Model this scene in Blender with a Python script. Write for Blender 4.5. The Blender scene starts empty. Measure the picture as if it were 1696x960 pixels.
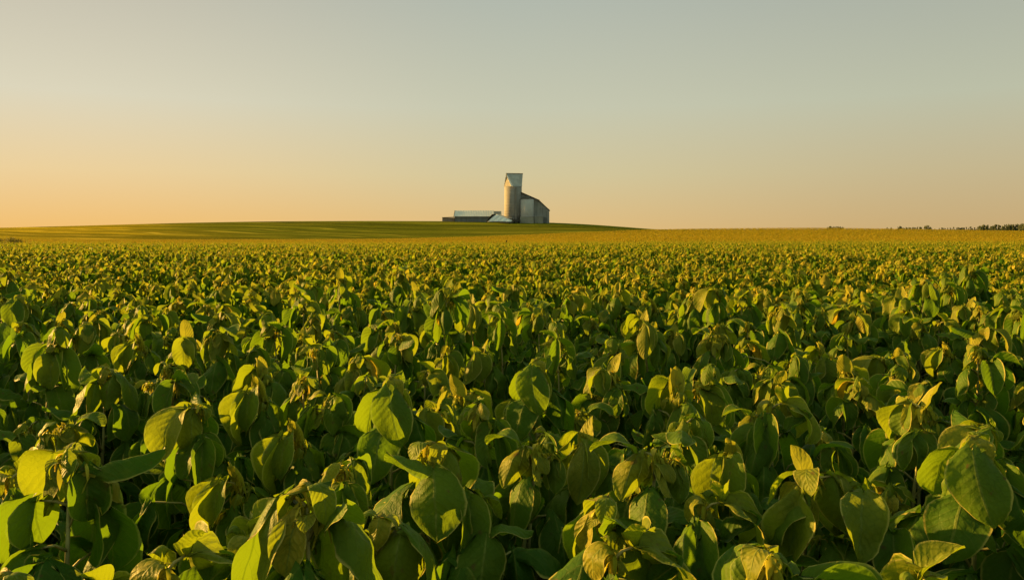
import bpy, bmesh, math, random
import numpy as np
from mathutils import Vector
PI = math.pi
R = math.radians
C = bpy.context.scene
COL = C.collection
rng = np.random.default_rng(11)
random.seed(5)

F = 1319.0            # focal length of the lens in photograph pixels
EYE = 1.25            # eye height, canopy is about 0.8 m
SUN_AZ = R(-68)       # clockwise from the viewing direction
SUN_EL = R(10.0)
EXPOSURE = 1.92
BG = 0.1
K = 1.0 / (BG * 2 ** EXPOSURE)

# ------------------------------------------------------------------ helpers
def srgb(r, g, b):
    def f(c):
        c /= 255.0
        return c / 12.92 if c <= 0.04045 else ((c + 0.055) / 1.055) ** 2.4
    return (f(r), f(g), f(b))

def tag(o, label=None, cat=None, group=None, kind=None):
    if label: o['label'] = label
    if cat: o['category'] = cat
    if group: o['group'] = group
    if kind: o['kind'] = kind
    return o

def empty(name, loc, rz=0.0):
    o = bpy.data.objects.new(name, None)
    o.empty_display_size = 0.2
    o.location = loc; o.rotation_euler = (0, 0, rz)
    COL.objects.link(o)
    return o

class MB:
    """collects polygons, links them as one mesh object"""
    def __init__(self):
        self.v = []; self.f = []
    def poly(self, pts):
        b = len(self.v); self.v += [tuple(p) for p in pts]
        self.f.append(tuple(range(b, b + len(pts)))); return self
    def prism(self, pts, vec):
        """closed solid: polygon pts extruded by vec"""
        n = len(pts); b = len(self.v)
        a = [Vector(p) for p in pts]; d = Vector(vec)
        self.v += [tuple(p) for p in a] + [tuple(p + d) for p in a]
        self.f.append(tuple(range(b, b + n)))
        self.f.append(tuple(range(b + 2 * n - 1, b + n - 1, -1)))
        for i in range(n):
            j = (i + 1) % n
            self.f.append((b + i, b + n + i, b + n + j, b + j))
        return self
    def box(self, x0, x1, y0, y1, z0, z1):
        return self.prism([(x0, y0, z0), (x1, y0, z0), (x1, y1, z0), (x0, y1, z0)], (0, 0, z1 - z0))
    def tube(self, pts, rad, n=8, cap=True):
        pts = [Vector(p) for p in pts]
        if not hasattr(rad, '__len__'): rad = [rad] * len(pts)
        b = len(self.v)
        for i, p in enumerate(pts):
            d = (pts[min(i + 1, len(pts) - 1)] - pts[max(i - 1, 0)]).normalized()
            a = d.cross(Vector((0, 0, 1)) if abs(d.z) < 0.9 else Vector((1, 0, 0))).normalized()
            c = d.cross(a)
            for k in range(n):
                t = 2 * PI * k / n
                self.v.append(tuple(p + (a * math.cos(t) + c * math.sin(t)) * rad[i]))
        for i in range(len(pts) - 1):
            for k in range(n):
                k2 = (k + 1) % n
                self.f.append((b + i * n + k, b + i * n + k2, b + (i + 1) * n + k2, b + (i + 1) * n + k))
        if cap:
            self.f.append(tuple(range(b + n - 1, b - 1, -1)))
            e = b + (len(pts) - 1) * n
            self.f.append(tuple(range(e, e + n)))
        return self
    def build(self, name, mat, parent=None, smooth=False):
        me = bpy.data.meshes.new(name)
        me.from_pydata(self.v, [], self.f)
        bm = bmesh.new(); bm.from_mesh(me)
        bmesh.ops.recalc_face_normals(bm, faces=bm.faces)
        bm.to_mesh(me); bm.free()
        if smooth:
            me.polygons.foreach_set('use_smooth', [True] * len(me.polygons))
        me.materials.append(mat)
        o = bpy.data.objects.new(name, me)
        COL.objects.link(o)
        if parent: o.parent = parent
        return o

# ------------------------------------------------------------------ node helpers
def new_mat(name):
    m = bpy.data.materials.new(name); m.use_nodes = True
    nt = m.node_tree; nt.nodes.clear()
    out = nt.nodes.new('ShaderNodeOutputMaterial')
    return m, nt, out

class NB:
    def __init__(self, nt): self.nt = nt
    def n(self, t, **kw):
        x = self.nt.nodes.new(t)
        for k, v in kw.items(): setattr(x, k, v)
        return x
    def set(self, s, v):
        if hasattr(v, 'is_linked') or isinstance(v, bpy.types.NodeSocket):
            self.nt.links.new(v, s)
        elif isinstance(v, (tuple, list)):
            s.default_value = tuple(v) + ((1.0,) if s.type == 'RGBA' and len(v) == 3 else ())
        else: s.default_value = v
    def math(self, op, a, b=0.0, c=0.0, clamp=False):
        x = self.n('ShaderNodeMath', operation=op, use_clamp=clamp)
        self.set(x.inputs[0], a); self.set(x.inputs[1], b); self.set(x.inputs[2], c)
        return x.outputs[0]
    def mix(self, f, a, b, blend='MIX'):
        x = self.n('ShaderNodeMix', data_type='RGBA', blend_type=blend)
        self.set(x.inputs[0], f); self.set(x.inputs[6], a); self.set(x.inputs[7], b)
        return x.outputs[2]
    def smooth(self, v, a, b, lo=0.0, hi=1.0):
        x = self.n('ShaderNodeMapRange', interpolation_type='SMOOTHSTEP')
        self.set(x.inputs[0], v); self.set(x.inputs[1], a); self.set(x.inputs[2], b)
        self.set(x.inputs[3], lo); self.set(x.inputs[4], hi)
        return x.outputs[0]
    def noise(self, vec, scale, detail=3.0, rough=0.5):
        x = self.n('ShaderNodeTexNoise'); self.set(x.inputs['Vector'], vec)
        x.inputs['Scale'].default_value = scale; x.inputs['Detail'].default_value = detail
        x.inputs['Roughness'].default_value = rough
        return x.outputs['Fac']
    def ramp(self, f, stops):
        x = self.n('ShaderNodeValToRGB'); r = x.color_ramp
        while len(r.elements) < len(stops): r.elements.new(0.5)
        for e, (p, c) in zip(r.elements, stops):
            e.position = p; e.color = tuple(c) + (1.0,)
        self.set(x.inputs[0], f)
        return x.outputs[0]
    def scalevec(self, vec, s):
        x = self.n('ShaderNodeVectorMath', operation='MULTIPLY')
        self.set(x.inputs[0], vec); x.inputs[1].default_value = s
        return x.outputs[0]
    def bump(self, h, strength, dist):
        x = self.n('ShaderNodeBump'); self.set(x.inputs['Height'], h)
        x.inputs['Strength'].default_value = strength; x.inputs['Distance'].default_value = dist
        return x.outputs[0]
    def bsdf(self, col, rough=0.7, spec=0.3, normal=None, metal=0.0):
        x = self.n('ShaderNodeBsdfPrincipled')
        self.set(x.inputs['Base Color'], col); self.set(x.inputs['Roughness'], rough)
        x.inputs['Specular IOR Level'].default_value = spec
        x.inputs['Metallic'].default_value = metal
        if normal is not None: self.set(x.inputs['Normal'], normal)
        return x.outputs[0]

def surf_mat(name, col, rough=0.75, spec=0.25, var=0.25, scale=0.6, streak=True, ribs=None):
    """weathered building surface: blotches, vertical streaks and optional ribs"""
    m, nt, out = new_mat(name); b = NB(nt)
    tc = b.n('ShaderNodeTexCoord').outputs['Object']
    n1 = b.noise(tc, scale, 4)
    n2 = b.noise(b.scalevec(tc, (1.6, 1.6, 0.12)), scale * 1.5, 3)
    f = b.math('ADD', b.math('MULTIPLY', n1, 0.5), b.math('MULTIPLY', n2, 0.5 if streak else 0.1))
    f = b.smooth(f, 0.3, 0.7)
    c = b.mix(f, tuple(x * (1 - var) for x in col), tuple(min(1, x * (1 + var * .6)) for x in col))
    h = b.math('MULTIPLY', n1, 0.1)
    if ribs:
        ax, per = ribs
        sep = b.n('ShaderNodeSeparateXYZ'); b.set(sep.inputs[0], tc)
        w = b.math('SINE', b.math('MULTIPLY', sep.outputs[ax], 2 * PI / per))
        h = b.math('ADD', h, b.math('MULTIPLY', w, 0.1))
    s = b.bsdf(c, rough, spec, b.bump(h, 0.5, 0.5))
    nt.links.new(s, out.inputs[0])
    return m

def leaf_mat(name, dark, lit, old_sunlit, trans, tfac=0.4, veins=True):
    """leaf with midrib, side veins, tone per leaf (attribute) and light passing through"""
    m, nt, out = new_mat(name); b = NB(nt)
    tone = b.n('ShaderNodeAttribute', attribute_name='leaf_tone').outputs['Fac']
    uv = b.n('ShaderNodeUVMap', uv_map='leaf_uv').outputs[0]
    sep = b.n('ShaderNodeSeparateXYZ'); b.set(sep.inputs[0], uv)
    u = b.math('ABSOLUTE', sep.outputs[0]); v = sep.outputs[1]
    geo = b.n('ShaderNodeNewGeometry')
    pos = b.n('ShaderNodeTexCoord').outputs['Object']
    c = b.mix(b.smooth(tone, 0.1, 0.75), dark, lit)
    c = b.mix(b.smooth(tone, 0.70, 1.0), c, old_sunlit)  # aged leaves, plus sun gold painted on the top ones
    if veins:
        blot = b.noise(pos, 38.0, 3, 0.6)
        c = b.mix(b.smooth(blot, 0.4, 0.75), c, b.mix(0.5, c, lit))
        q = b.math('SUBTRACT', b.math('MULTIPLY', v, 8.0), b.math('MULTIPLY', u, 2.6))
        fr = b.math('ABSOLUTE', b.math('SUBTRACT', b.math('FRACT', q), 0.5))
        side = b.smooth(fr, 0.06, 0.0)
        mid = b.smooth(u, 0.075, 0.02)
        vein = b.math('MAXIMUM', mid, b.math('MULTIPLY', side, 0.55))
        c = b.mix(b.math('MULTIPLY', vein, 0.85), c, (0.21, 0.26, 0.045))
        # pale matt underside
        c = b.mix(b.math('MULTIPLY', geo.outputs['Backfacing'], 0.25), c, (0.10, 0.15, 0.03))
        quilt = b.smooth(fr, 0.0, 0.42)
        h = b.math('ADD', b.math('MULTIPLY', quilt, b.smooth(b.noise(pos, 25.0, 2), 0.35, 0.65, 0.15, 0.9)), b.math('MULTIPLY', b.noise(pos, 110.0, 4, 0.7), 1.5))
        h = b.math('SUBTRACT', h, b.math('MULTIPLY', mid, 0.8))
        vo = b.n('ShaderNodeTexVoronoi', feature='DISTANCE_TO_EDGE'); b.set(vo.inputs['Vector'], pos); vo.inputs['Scale'].default_value = 95.0
        net = b.smooth(vo.outputs[0], 0.0, 0.16)
        c = b.mix(b.math('MULTIPLY', b.math('SUBTRACT', 1.0, net), 0.35), c, tuple(x * 0.55 for x in lit))
        h = b.math('ADD', h, b.math('MULTIPLY', net, 0.25))
        # rim light painted as a pale gold margin; brown specks
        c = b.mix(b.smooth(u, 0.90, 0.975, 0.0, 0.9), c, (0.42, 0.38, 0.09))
        spot = b.noise(pos, 55.0, 2, 0.5)
        c = b.mix(b.smooth(spot, 0.66, 0.73, 0.0, 0.8), c, (0.10, 0.06, 0.02))
        big = b.noise(pos, 14.0, 3, 0.6)
        c = b.mix(b.smooth(big, 0.5, 0.75, 0.0, 0.5), c, (0.14, 0.17, 0.010))
        nrm = b.bump(h, 0.36, 0.0026)
        s = b.bsdf(c, 0.5, 0.09, nrm)
    else:
        nrm = None
        s = b.bsdf(c, 0.6, 0.05)
    t = b.n('ShaderNodeBsdfTranslucent')
    tcol = b.mix(b.smooth(tone, 0.35, 0.9), trans, tuple(x * k for x, k in zip(trans, (1.95, 1.3, 1.2))))
    if veins: tcol = b.mix(b.math('MULTIPLY', vein, 0.5), tcol, tuple(x * 0.45 for x in trans))
    b.set(t.inputs[0], tcol)
    if nrm is not None: b.set(t.inputs[1], nrm)
    mx = b.n('ShaderNodeMixShader'); mx.inputs[0].default_value = tfac
    nt.links.new(s, mx.inputs[1]); nt.links.new(t.outputs[0], mx.inputs[2])
    nt.links.new(mx.outputs[0], out.inputs[0])
    return m

M = {}
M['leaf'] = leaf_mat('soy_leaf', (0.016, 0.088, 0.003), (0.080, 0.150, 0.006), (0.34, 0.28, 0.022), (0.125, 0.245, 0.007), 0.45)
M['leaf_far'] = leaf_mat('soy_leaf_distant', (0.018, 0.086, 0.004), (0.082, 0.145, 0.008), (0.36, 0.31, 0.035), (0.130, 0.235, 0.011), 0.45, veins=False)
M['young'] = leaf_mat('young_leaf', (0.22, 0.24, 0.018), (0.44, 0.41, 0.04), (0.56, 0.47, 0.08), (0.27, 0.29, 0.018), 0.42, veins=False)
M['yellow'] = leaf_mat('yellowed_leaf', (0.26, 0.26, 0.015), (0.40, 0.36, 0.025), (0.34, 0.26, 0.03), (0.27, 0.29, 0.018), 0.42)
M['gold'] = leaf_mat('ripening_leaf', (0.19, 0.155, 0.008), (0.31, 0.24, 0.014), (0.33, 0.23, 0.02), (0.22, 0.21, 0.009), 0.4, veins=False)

def plain(name, col, rough=0.7, spec=0.3, var=0.25, scale=30.0):
    m, nt, out = new_mat(name); b = NB(nt)
    tc = b.n('ShaderNodeTexCoord').outputs['Object']
    n = b.smooth(b.noise(tc, scale, 3), 0.3, 0.7)
    c = b.mix(n, tuple(x * (1 - var) for x in col), tuple(x * (1 + var) for x in col))
    nt.links.new(b.bsdf(c, rough, spec), out.inputs[0])
    return m
M['stem'] = plain('stalk', (0.25, 0.235, 0.075), 0.6)
M['pod'] = plain('pod', (0.17, 0.17, 0.04), 0.6)
M['bark'] = plain('bark', (0.07, 0.055, 0.04), 0.9, 0.1, 0.3, 2.0)

# ------------------------------------------------------------------ terrain
# crest lines in photograph rows for a given bearing u = x / y
def prof(us, ps):
    us = (np.array(us, float) - 848.0) / F
    return lambda u: np.interp(u, us, ps)
P_near  = prof([-1200, 0, 600, 1080, 1350, 1696, 2900], [406, 405, 405, 403, 402, 403, 404])
P_gold  = prof([-1200, 0, 300, 600, 750, 850, 950, 1080, 1200, 1350, 1500, 1696, 2300, 2900],
               [399, 397.5, 397.5, 397, 394, 390.5, 385.5, 380, 378.3, 377.2, 379.5, 383, 386, 386])
P_dip   = prof([-1200, 600, 1080, 1696, 2900], [402, 401, 394, 390, 390])
P_hill  = prof([-1800, -900, -300, 0, 150, 300, 420, 520, 640, 760, 850, 910, 960, 1010, 1060, 1100, 1250, 1696, 2900],
               [386, 384, 380.5, 377, 373, 368.8, 366.6, 365.8, 365.6, 366, 367, 368, 370, 373.5, 377.5, 381, 388, 392, 392])
def z_of(row, y): return EYE - (row - 379.0) / F * y

_ys = np.concatenate([np.linspace(0, 60, 121), np.linspace(61, 520, 460), np.geomspace(522, 9000, 60)])
_us = np.linspace(-2.2, 2.2, 441)
def _make_z():
    Z = np.zeros((len(_ys), len(_us)))
    for j, u in enumerate(_us):
        ky = [0, 18, 40, 43, 52, 90, 150, 185, 270, 350, 430, 520, 800, 2000, 9000]
        g = P_gold(u); h = P_hill(u)
        n = P_near(u)
        base40 = z_of(n, 40) - 0.80
        kz = [0, 0, base40, base40, z_of(n - 0.5, 52) - .45, z_of(n * .5 + g * .5 + 0.3, 90) - .3, z_of(g, 150) - .2,
              z_of(max(g, P_dip(u)) + 2, 185), z_of(max(P_dip(u), h + 10), 270),
              z_of(h + (max(P_dip(u), h + 10) - h) * .40, 350), z_of(h, 430), z_of(h + 2.5, 520), -1.5, -6, -6]
        Z[:, j] = np.interp(_ys, ky, kz)
    # smooth along depth, only past the near field
    idx = np.searchsorted(_ys, 70); end = np.searchsorted(_ys, 520)
    A = Z.copy()
    kern = np.exp(-0.5 * (np.arange(-18, 19) / 7.0) ** 2); kern /= kern.sum()
    for j in range(len(_us)):
        p = np.pad(Z[:, j], 18, mode='edge')
        s = np.convolve(p, kern, 'valid')
        A[idx:end, j] = s[idx:end]
    k2 = np.exp(-0.5 * (np.arange(-8, 9) / 3.0) ** 2); k2 /= k2.sum()
    for i in range(len(_ys)):
        p = np.pad(A[i], 8, mode='edge'); A[i] = np.convolve(p, k2, 'valid')
    return A
_Z = _make_z()
def ground_z(x, y):
    x = np.asarray(x, float); y = np.asarray(y, float)
    u = np.clip(x / np.maximum(y, 40.0), -2.19, 2.19); yy = np.clip(y, 0, 8999)
    i = np.clip(np.searchsorted(_ys, yy, side='right') - 1, 0, len(_ys) - 2)
    ty = (yy - _ys[i]) / (_ys[i + 1] - _ys[i])
    fu = (u + 2.2) / (4.4 / 440); j = np.clip(fu.astype(int), 0, 439); tu = fu - j
    a = _Z[i, j] * (1 - tu) + _Z[i, j + 1] * tu
    b = _Z[i + 1, j] * (1 - tu) + _Z[i + 1, j + 1] * tu
    return a * (1 - ty) + b * ty

def build_ground():
    ys = np.concatenate([[-60, -30, -10], _ys])
    Y, U = np.meshgrid(ys, _us, indexing='ij')
    X = U * np.maximum(Y, 40.0)
    Zg = ground_z(X, Y)
    nv = X.size; ny, nu = X.shape
    co = np.stack([X, Y, Zg], -1).reshape(-1)
    I = np.arange(nv).reshape(ny, nu)
    q = np.stack([I[:-1, :-1], I[:-1, 1:], I[1:, 1:], I[1:, :-1]], -1).reshape(-1)
    me = bpy.data.meshes.new('ground')
    me.vertices.add(nv); me.vertices.foreach_set('co', co)
    nf = len(q) // 4
    me.loops.add(len(q)); me.loops.foreach_set('vertex_index', q)
    me.polygons.add(nf); me.polygons.foreach_set('loop_start', np.arange(nf) * 4)
    me.polygons.foreach_set('use_smooth', np.ones(nf, bool))
    me.update(calc_edges=True)
    o = bpy.data.objects.new('ground', me); COL.objects.link(o)
    tag(o, 'rolling farmland with dark soil, golden crop and striped green hill', 'ground', kind='structure')
    m, nt, out = new_mat('farmland'); b = NB(nt)
    pos = b.n('ShaderNodeTexCoord').outputs['Object']
    sep = b.n('ShaderNodeSeparateXYZ'); b.set(sep.inputs[0], pos)
    x, y = sep.outputs[0], sep.outputs[1]
    # soil under the near plants
    soil = b.mix(b.noise(pos, 9.0, 5, 0.65), (0.018, 0.013, 0.008), (0.07, 0.052, 0.03))
    # ripening crop
    g1 = b.noise(pos, 1.7, 4, 0.7); g2 = b.noise(b.scalevec(pos, (0.02, 0.06, 0.0)), 1.0, 3)
    gold = b.mix(b.smooth(g1, 0.3, 0.7), (0.22, 0.17, 0.008), (0.40, 0.30, 0.016))
    gold = b.mix(b.smooth(g2, 0.35, 0.7, 0.0, 0.45), gold, (0.36, 0.25, 0.016))
    # hill: green crop in curving strips
    w = b.noise(b.scalevec(pos, (0.008, 0.012, 0.0)), 1.0, 2)
    bend = b.math('MINIMUM', b.math('ADD', x, 40.0), 0.0)
    qd = b.math('ADD', b.math('ADD', y, b.math('MULTIPLY', bend, 0.55)), b.math('MULTIPLY', w, 50.0))
    qd = b.math('ADD', qd, b.math('MULTIPLY', b.math('MAXIMUM', b.math('SUBTRACT', x, 10.0), 0.0), -0.25))
    def stripe(per, off, lo, hi):
        v = b.n('ShaderNodeCombineXYZ'); b.set(v.inputs[0], b.math('ADD', b.math('DIVIDE', qd, per), off))
        return b.smooth(b.noise(v.outputs[0], 1.0, 1.0), lo, hi)
    s1 = stripe(26.0, 3.0, 0.42, 0.56)
    ph = b.math('MULTIPLY', b.noise(b.scalevec(pos, (0.006, 0.006, 0)), 1.0, 2), 9.0)
    def line(per, lo, hi): return b.smooth(b.math('SINE', b.math('ADD', b.math('MULTIPLY', qd, 2 * PI / per), ph)), lo, hi)
    s2 = line(12.5, 0.15, 0.8); s3 = b.math('MULTIPLY', line(19.0, 0.75, 0.97), b.smooth(b.noise(b.scalevec(pos, (0.012, 0.03, 0)), 1.0, 2), 0.42, 0.58))
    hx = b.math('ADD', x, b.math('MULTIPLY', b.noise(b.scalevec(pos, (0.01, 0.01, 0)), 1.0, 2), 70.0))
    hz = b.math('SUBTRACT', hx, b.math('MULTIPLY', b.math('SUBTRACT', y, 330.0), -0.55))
    dk = b.math('MULTIPLY', b.smooth(hz, -150.0, -60.0), b.smooth(hx, 150.0, 60.0, 0.75, 1.0))  # crop colours by region, with the slope's sun and shade painted in
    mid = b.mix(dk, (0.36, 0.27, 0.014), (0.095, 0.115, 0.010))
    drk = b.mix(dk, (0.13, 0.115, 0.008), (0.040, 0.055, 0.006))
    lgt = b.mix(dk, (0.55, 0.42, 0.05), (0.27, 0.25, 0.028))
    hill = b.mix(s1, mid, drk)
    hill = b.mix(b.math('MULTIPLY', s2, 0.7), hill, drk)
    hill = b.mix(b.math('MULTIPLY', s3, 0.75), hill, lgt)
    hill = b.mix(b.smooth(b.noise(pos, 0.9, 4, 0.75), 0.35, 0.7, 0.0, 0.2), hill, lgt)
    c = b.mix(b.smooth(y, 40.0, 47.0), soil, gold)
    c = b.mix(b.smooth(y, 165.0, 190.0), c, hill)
    # far side of the crest stays ripe on the right
    bn = b.noise(pos, 2.2, 5, 0.8)
    nrm = b.n('ShaderNodeBump'); b.set(nrm.inputs['Height'], bn)
    b.set(nrm.inputs['Strength'], b.smooth(y, 38.0, 50.0, 0.5, 0.9)); nrm.inputs['Distance'].default_value = 0.5
    df = b.n('ShaderNodeBsdfDiffuse'); b.set(df.inputs[0], c); b.set(df.inputs['Normal'], nrm.outputs[0])
    nt.links.new(df.outputs[0], out.inputs[0])
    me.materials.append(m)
build_ground()

# ------------------------------------------------------------------ soybean plants
class LeafAcc:
    def __init__(self): self.V = []; self.Q = []; self.UV = []; self.T = []; self.n = 0
    def add(self, v, q, uv, tone):
        self.V.append(v); self.Q.append(q + self.n); self.UV.append(uv)
        self.T.append(np.full(len(v), tone)); self.n += len(v)
    def arrays(self):
        return (np.concatenate(self.V), np.concatenate(self.Q), np.concatenate(self.UV), np.concatenate(self.T))

_grid = {}
def grid(nL, nW):
    if (nL, nW) not in _grid:
        t = np.linspace(0, 1, nL + 1); s = np.linspace(-1, 1, nW + 1)
        T, S = np.meshgrid(t, s, indexing='ij')
        I = np.arange(T.size).reshape(T.shape)
        q = np.stack([I[:-1, :-1], I[:-1, 1:], I[1:, 1:], I[1:, :-1]], -1).reshape(-1, 4)
        _grid[(nL, nW)] = (T, S, q)
    return _grid[(nL, nW)]

def leaf(acc, P, az, L, W, th0, th1, roll, fold, nL, nW, tone, r, slim=False, wave=0.05, bend=0.0):
    """P base point, az heading, W half width, th0/th1 pitch at base/tip (down is negative)"""
    T, S, q = grid(nL, nW)
    t1 = np.linspace(0, 1, nL + 1)
    th = th0 + (th1 - th0) * np.sin(np.minimum(t1 * 1.25, 1) * PI / 2)
    f = np.array([math.cos(az), math.sin(az), 0]); l = np.array([-math.sin(az), math.cos(az), 0]); up = np.array([0, 0, 1.0])
    d = np.cos(th)[:, None] * f + np.sin(th)[:, None] * up
    nrm = -np.sin(th)[:, None] * f + np.cos(th)[:, None] * up
    pos = np.zeros((nL + 1, 3)); pos[1:] = np.cumsum((d[1:] + d[:-1]) / 2, 0) * (L / nL)
    rl = roll * (0.3 + 0.7 * t1)
    lat = l * np.cos(rl)[:, None] + nrm * np.sin(rl)[:, None]
    nr = nrm * np.cos(rl)[:, None] - l * np.sin(rl)[:, None]
    if slim:
        wd = np.sin(PI * np.clip(t1 * 0.96 + 0.04, 0, 1) ** 0.9) ** 0.8
    else:
        wd = (t1 * .985 + .015) ** 0.52 * (1 - t1 * .995) ** 0.66 / 0.475
    wd = np.maximum(wd, 0.0) * W
    ph = r.uniform(0, 6.28); k = r.uniform(5, 9)
    aS = np.abs(S)
    out = (pos[:, None, :] + (S * wd[:, None] * math.cos(fold))[..., None] * lat[:, None, :]
           + ((aS ** 1.25) * wd[:, None] * math.sin(fold) + wave * L * np.sin(k * T + ph + 2.0 * S) * S * S
              + 0.014 * L * np.sin(19 * T + 3 * ph) * (1 - aS)
             + 0.022 * L * np.sin(9 * T + 4.3 * S + 2 * ph) * np.sin(5.5 * S - 6 * T + ph) * np.sin(PI * T))[..., None] * nr[:, None, :]
           + (bend * L * T * T)[..., None] * lat[:, None, :])
    if nL > 5:
        nib = r.uniform(0, .10)
        out = out + (np.sin(23 * T + 5 * ph) * np.sin(11 * T + ph) * nib * W * S * np.clip(aS - .6, 0, 1))[..., None] * lat[:, None, :]
    # heart-shaped base: the lobes run back past the stalk
    if not slim:
        back = (0.16 * L * np.sin(PI * np.minimum(aS, 1)) * np.clip(1 - T * 3.2, 0, 1))
        out = out - back[..., None] * d[:, None, :]
    acc.add(P + out.reshape(-1, 3), q, np.stack([S, T], -1).reshape(-1, 2), tone)

def make_plant(seed, H, lod, tuft=1.0, upright=0, yellow=0, pods=0, stalk=0, spread=1.0, fol=1.0, goldish=0.0):
    """returns arrays per part: foliage, young_leaves, yellow_leaf + stem/pod polylines"""
    r = np.random.default_rng(seed)
    fo, yo, ye = LeafAcc(), LeafAcc(), LeafAcc()
    stems = []; podl = []
    nL, nW = [(12, 8), (4, 4), (2, 2), (1, 2)][lod]
    yL, yW = [(4, 2), (2, 2), (1, 2), (1, 2)][lod]
    lean = r.uniform(-0.05, 0.05, 2)
    def axis(h):
        k = h / H
        return np.array([lean[0] * k * k, lean[1] * k * k, h])
    stems.append(([axis(H * k) for k in (0, .25, .5, .75, 1.0)], [0.006, 0.0055, 0.005, 0.004, 0.0025]))
    nn = [14, 11, 8, 5][lod]
    az = r.uniform(0, 6.28)
    tips = []
    for i in range(nn):
        k = i / (nn - 1)
        h = H * (0.30 + 0.70 * k ** 0.72)
        az += 2.4 + r.normal(0, 0.35)
        B = axis(h)
        lp = (0.17 - 0.05 * k if k < .55 else 0.105 - 0.075 * k) * r.uniform(0.8, 1.25) * spread
        el = R(r.uniform(18, 62))
        out = np.array([math.cos(az), math.sin(az), 0])
        P = B + out * lp * math.cos(el) + np.array([0, 0, lp * math.sin(el) * .75])
        mid = B + out * lp * .45 * math.cos(el) + np.array([0, 0, lp * .55 * math.sin(el)])
        stems.append(([B, mid, P], [0.0028, 0.0022, 0.0018]))
        tips.append(P)
        Lb = (0.130 - 0.034 * k) * r.uniform(0.85, 1.15) * fol * (1.0, 1.0, 1.15, 1.45)[lod]
        tone = np.clip(0.05 + 0.70 * k ** 2.6 + r.normal(0, 0.13) + goldish, 0, 0.80 if r.random() > .05 else .95)  # tone climbs with height: golden sunlight on the tops painted in
        for a_off in (0.0, r.uniform(.75, 1.7), -r.uniform(.75, 1.7)):
            L = Lb * (1.08 if a_off == 0 else 0.95) * r.uniform(0.85, 1.1)
            th0 = R(r.normal(-30, 18)); th1 = R(r.normal(-86, 8))
            if r.random() < 0.10 and k > 0.5: th0 = R(r.uniform(25, 75)); th1 = R(r.uniform(-30, 40)); L *= 0.8
            fold = R(r.choice([-1, 1], p=[.68, .32]) * r.uniform(14, 58))
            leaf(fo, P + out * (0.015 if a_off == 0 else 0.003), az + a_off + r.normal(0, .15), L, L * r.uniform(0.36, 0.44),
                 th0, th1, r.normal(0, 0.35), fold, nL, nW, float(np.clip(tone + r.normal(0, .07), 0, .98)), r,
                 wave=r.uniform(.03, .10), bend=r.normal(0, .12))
    top = axis(H)
    # tufts of narrow young leaves at the top and on upper leaf nodes
    spots = [(top + np.array([0, 0, .006 if lod == 0 else .02]), 1.0)] + [(tips[-j], 0.65) for j in (2, 4) if tuft > 0.8 or j == 2]
    for P, sc in spots:
        for _ in range(int([22, 26, 26, 15][lod] * sc * tuft) + 1):
            L = r.uniform(0.016, (0.042, 0.060, 0.080, 0.085)[lod]) * (1, 1, 1.25, 1.6)[lod]
            leaf(yo, P + r.normal(0, 0.006, 3), r.uniform(0, 6.28), L, max(L * r.uniform(0.05, 0.15), .0020 * (1, 1.5, 2.2, 3)[lod]),
                 R(r.uniform(-65, 60)), R(r.normal(-84, 10)), r.normal(0, .5), R(r.uniform(-40, 40)),
                 yL, yW, float(np.clip(r.uniform(0.0, 0.9), 0, 1)), r, slim=True, wave=.05)
    if lod < 2:
        for _ in range(int(r.integers(4, 8))):
            a = r.uniform(0, 6.28); L = r.uniform(.035, .068)
            leaf(fo, top + np.array([math.cos(a), math.sin(a), 0]) * r.uniform(0, .02) + np.array([0, 0, r.uniform(-.02, .025)]), a, L, L * r.uniform(.30, .42),
                 R(r.normal(5, 35)), R(r.normal(-70, 22)), r.normal(0, .5), R(r.uniform(-55, 25)), nL, nW, r.uniform(.72, 1.0), r, wave=.05, bend=r.normal(0, .2))  # tip leaflets toned gold, sunlight put into their colour
    for _ in range(upright):
        L = r.uniform(0.065, 0.09)
        leaf(ye, top - np.array([0, 0, .015]), r.uniform(2.2, 4.2), L, L * .30, R(r.uniform(65, 85)), R(r.uniform(50, 80)),
             r.normal(0, .2), R(20), nL, nW, r.uniform(0.0, 0.5), r, wave=.03)
    for _ in range(yellow):
        P = tips[-int(r.integers(1, 5))]; L = r.uniform(0.07, 0.105)
        leaf(ye, P, r.uniform(0, 6.28), L, L * .36, R(r.normal(-10, 20)), R(-80), r.normal(0, .3), R(-25), nL, nW, r.uniform(.2, .95), r)
    for _ in range(stalk):
        a = r.uniform(0, 6.28); P = top + np.array([math.cos(a) * .03, math.sin(a) * .03, .07])
        stems.append(([top, top + (P - top) * .6, P], [0.003, 0.0028, 0.0024]))
        for j in range(3):
            leaf(fo, P, a + 2.1 * j, .07, .025, R(-10), R(-80), .1, R(-20), nL, nW, .7, r)
    for _ in range(pods):
        h = H * r.uniform(.45, .85); a = r.uniform(0, 6.28); B = axis(h)
        o = np.array([math.cos(a), math.sin(a), 0])
        pl = r.uniform(.04, .055)
        podl.append(([B, B + o * .012 + [0, 0, -.004], B + o * .017 + [0, 0, -.004 - pl * .35], B + o * .019 + [0, 0, -.004 - pl * .7], B + o * .016 + [0, 0, -.004 - pl]],
                     [.001, .003, .0055, .005, .0008]))
    return fo, yo, ye, stems, podl

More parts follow.
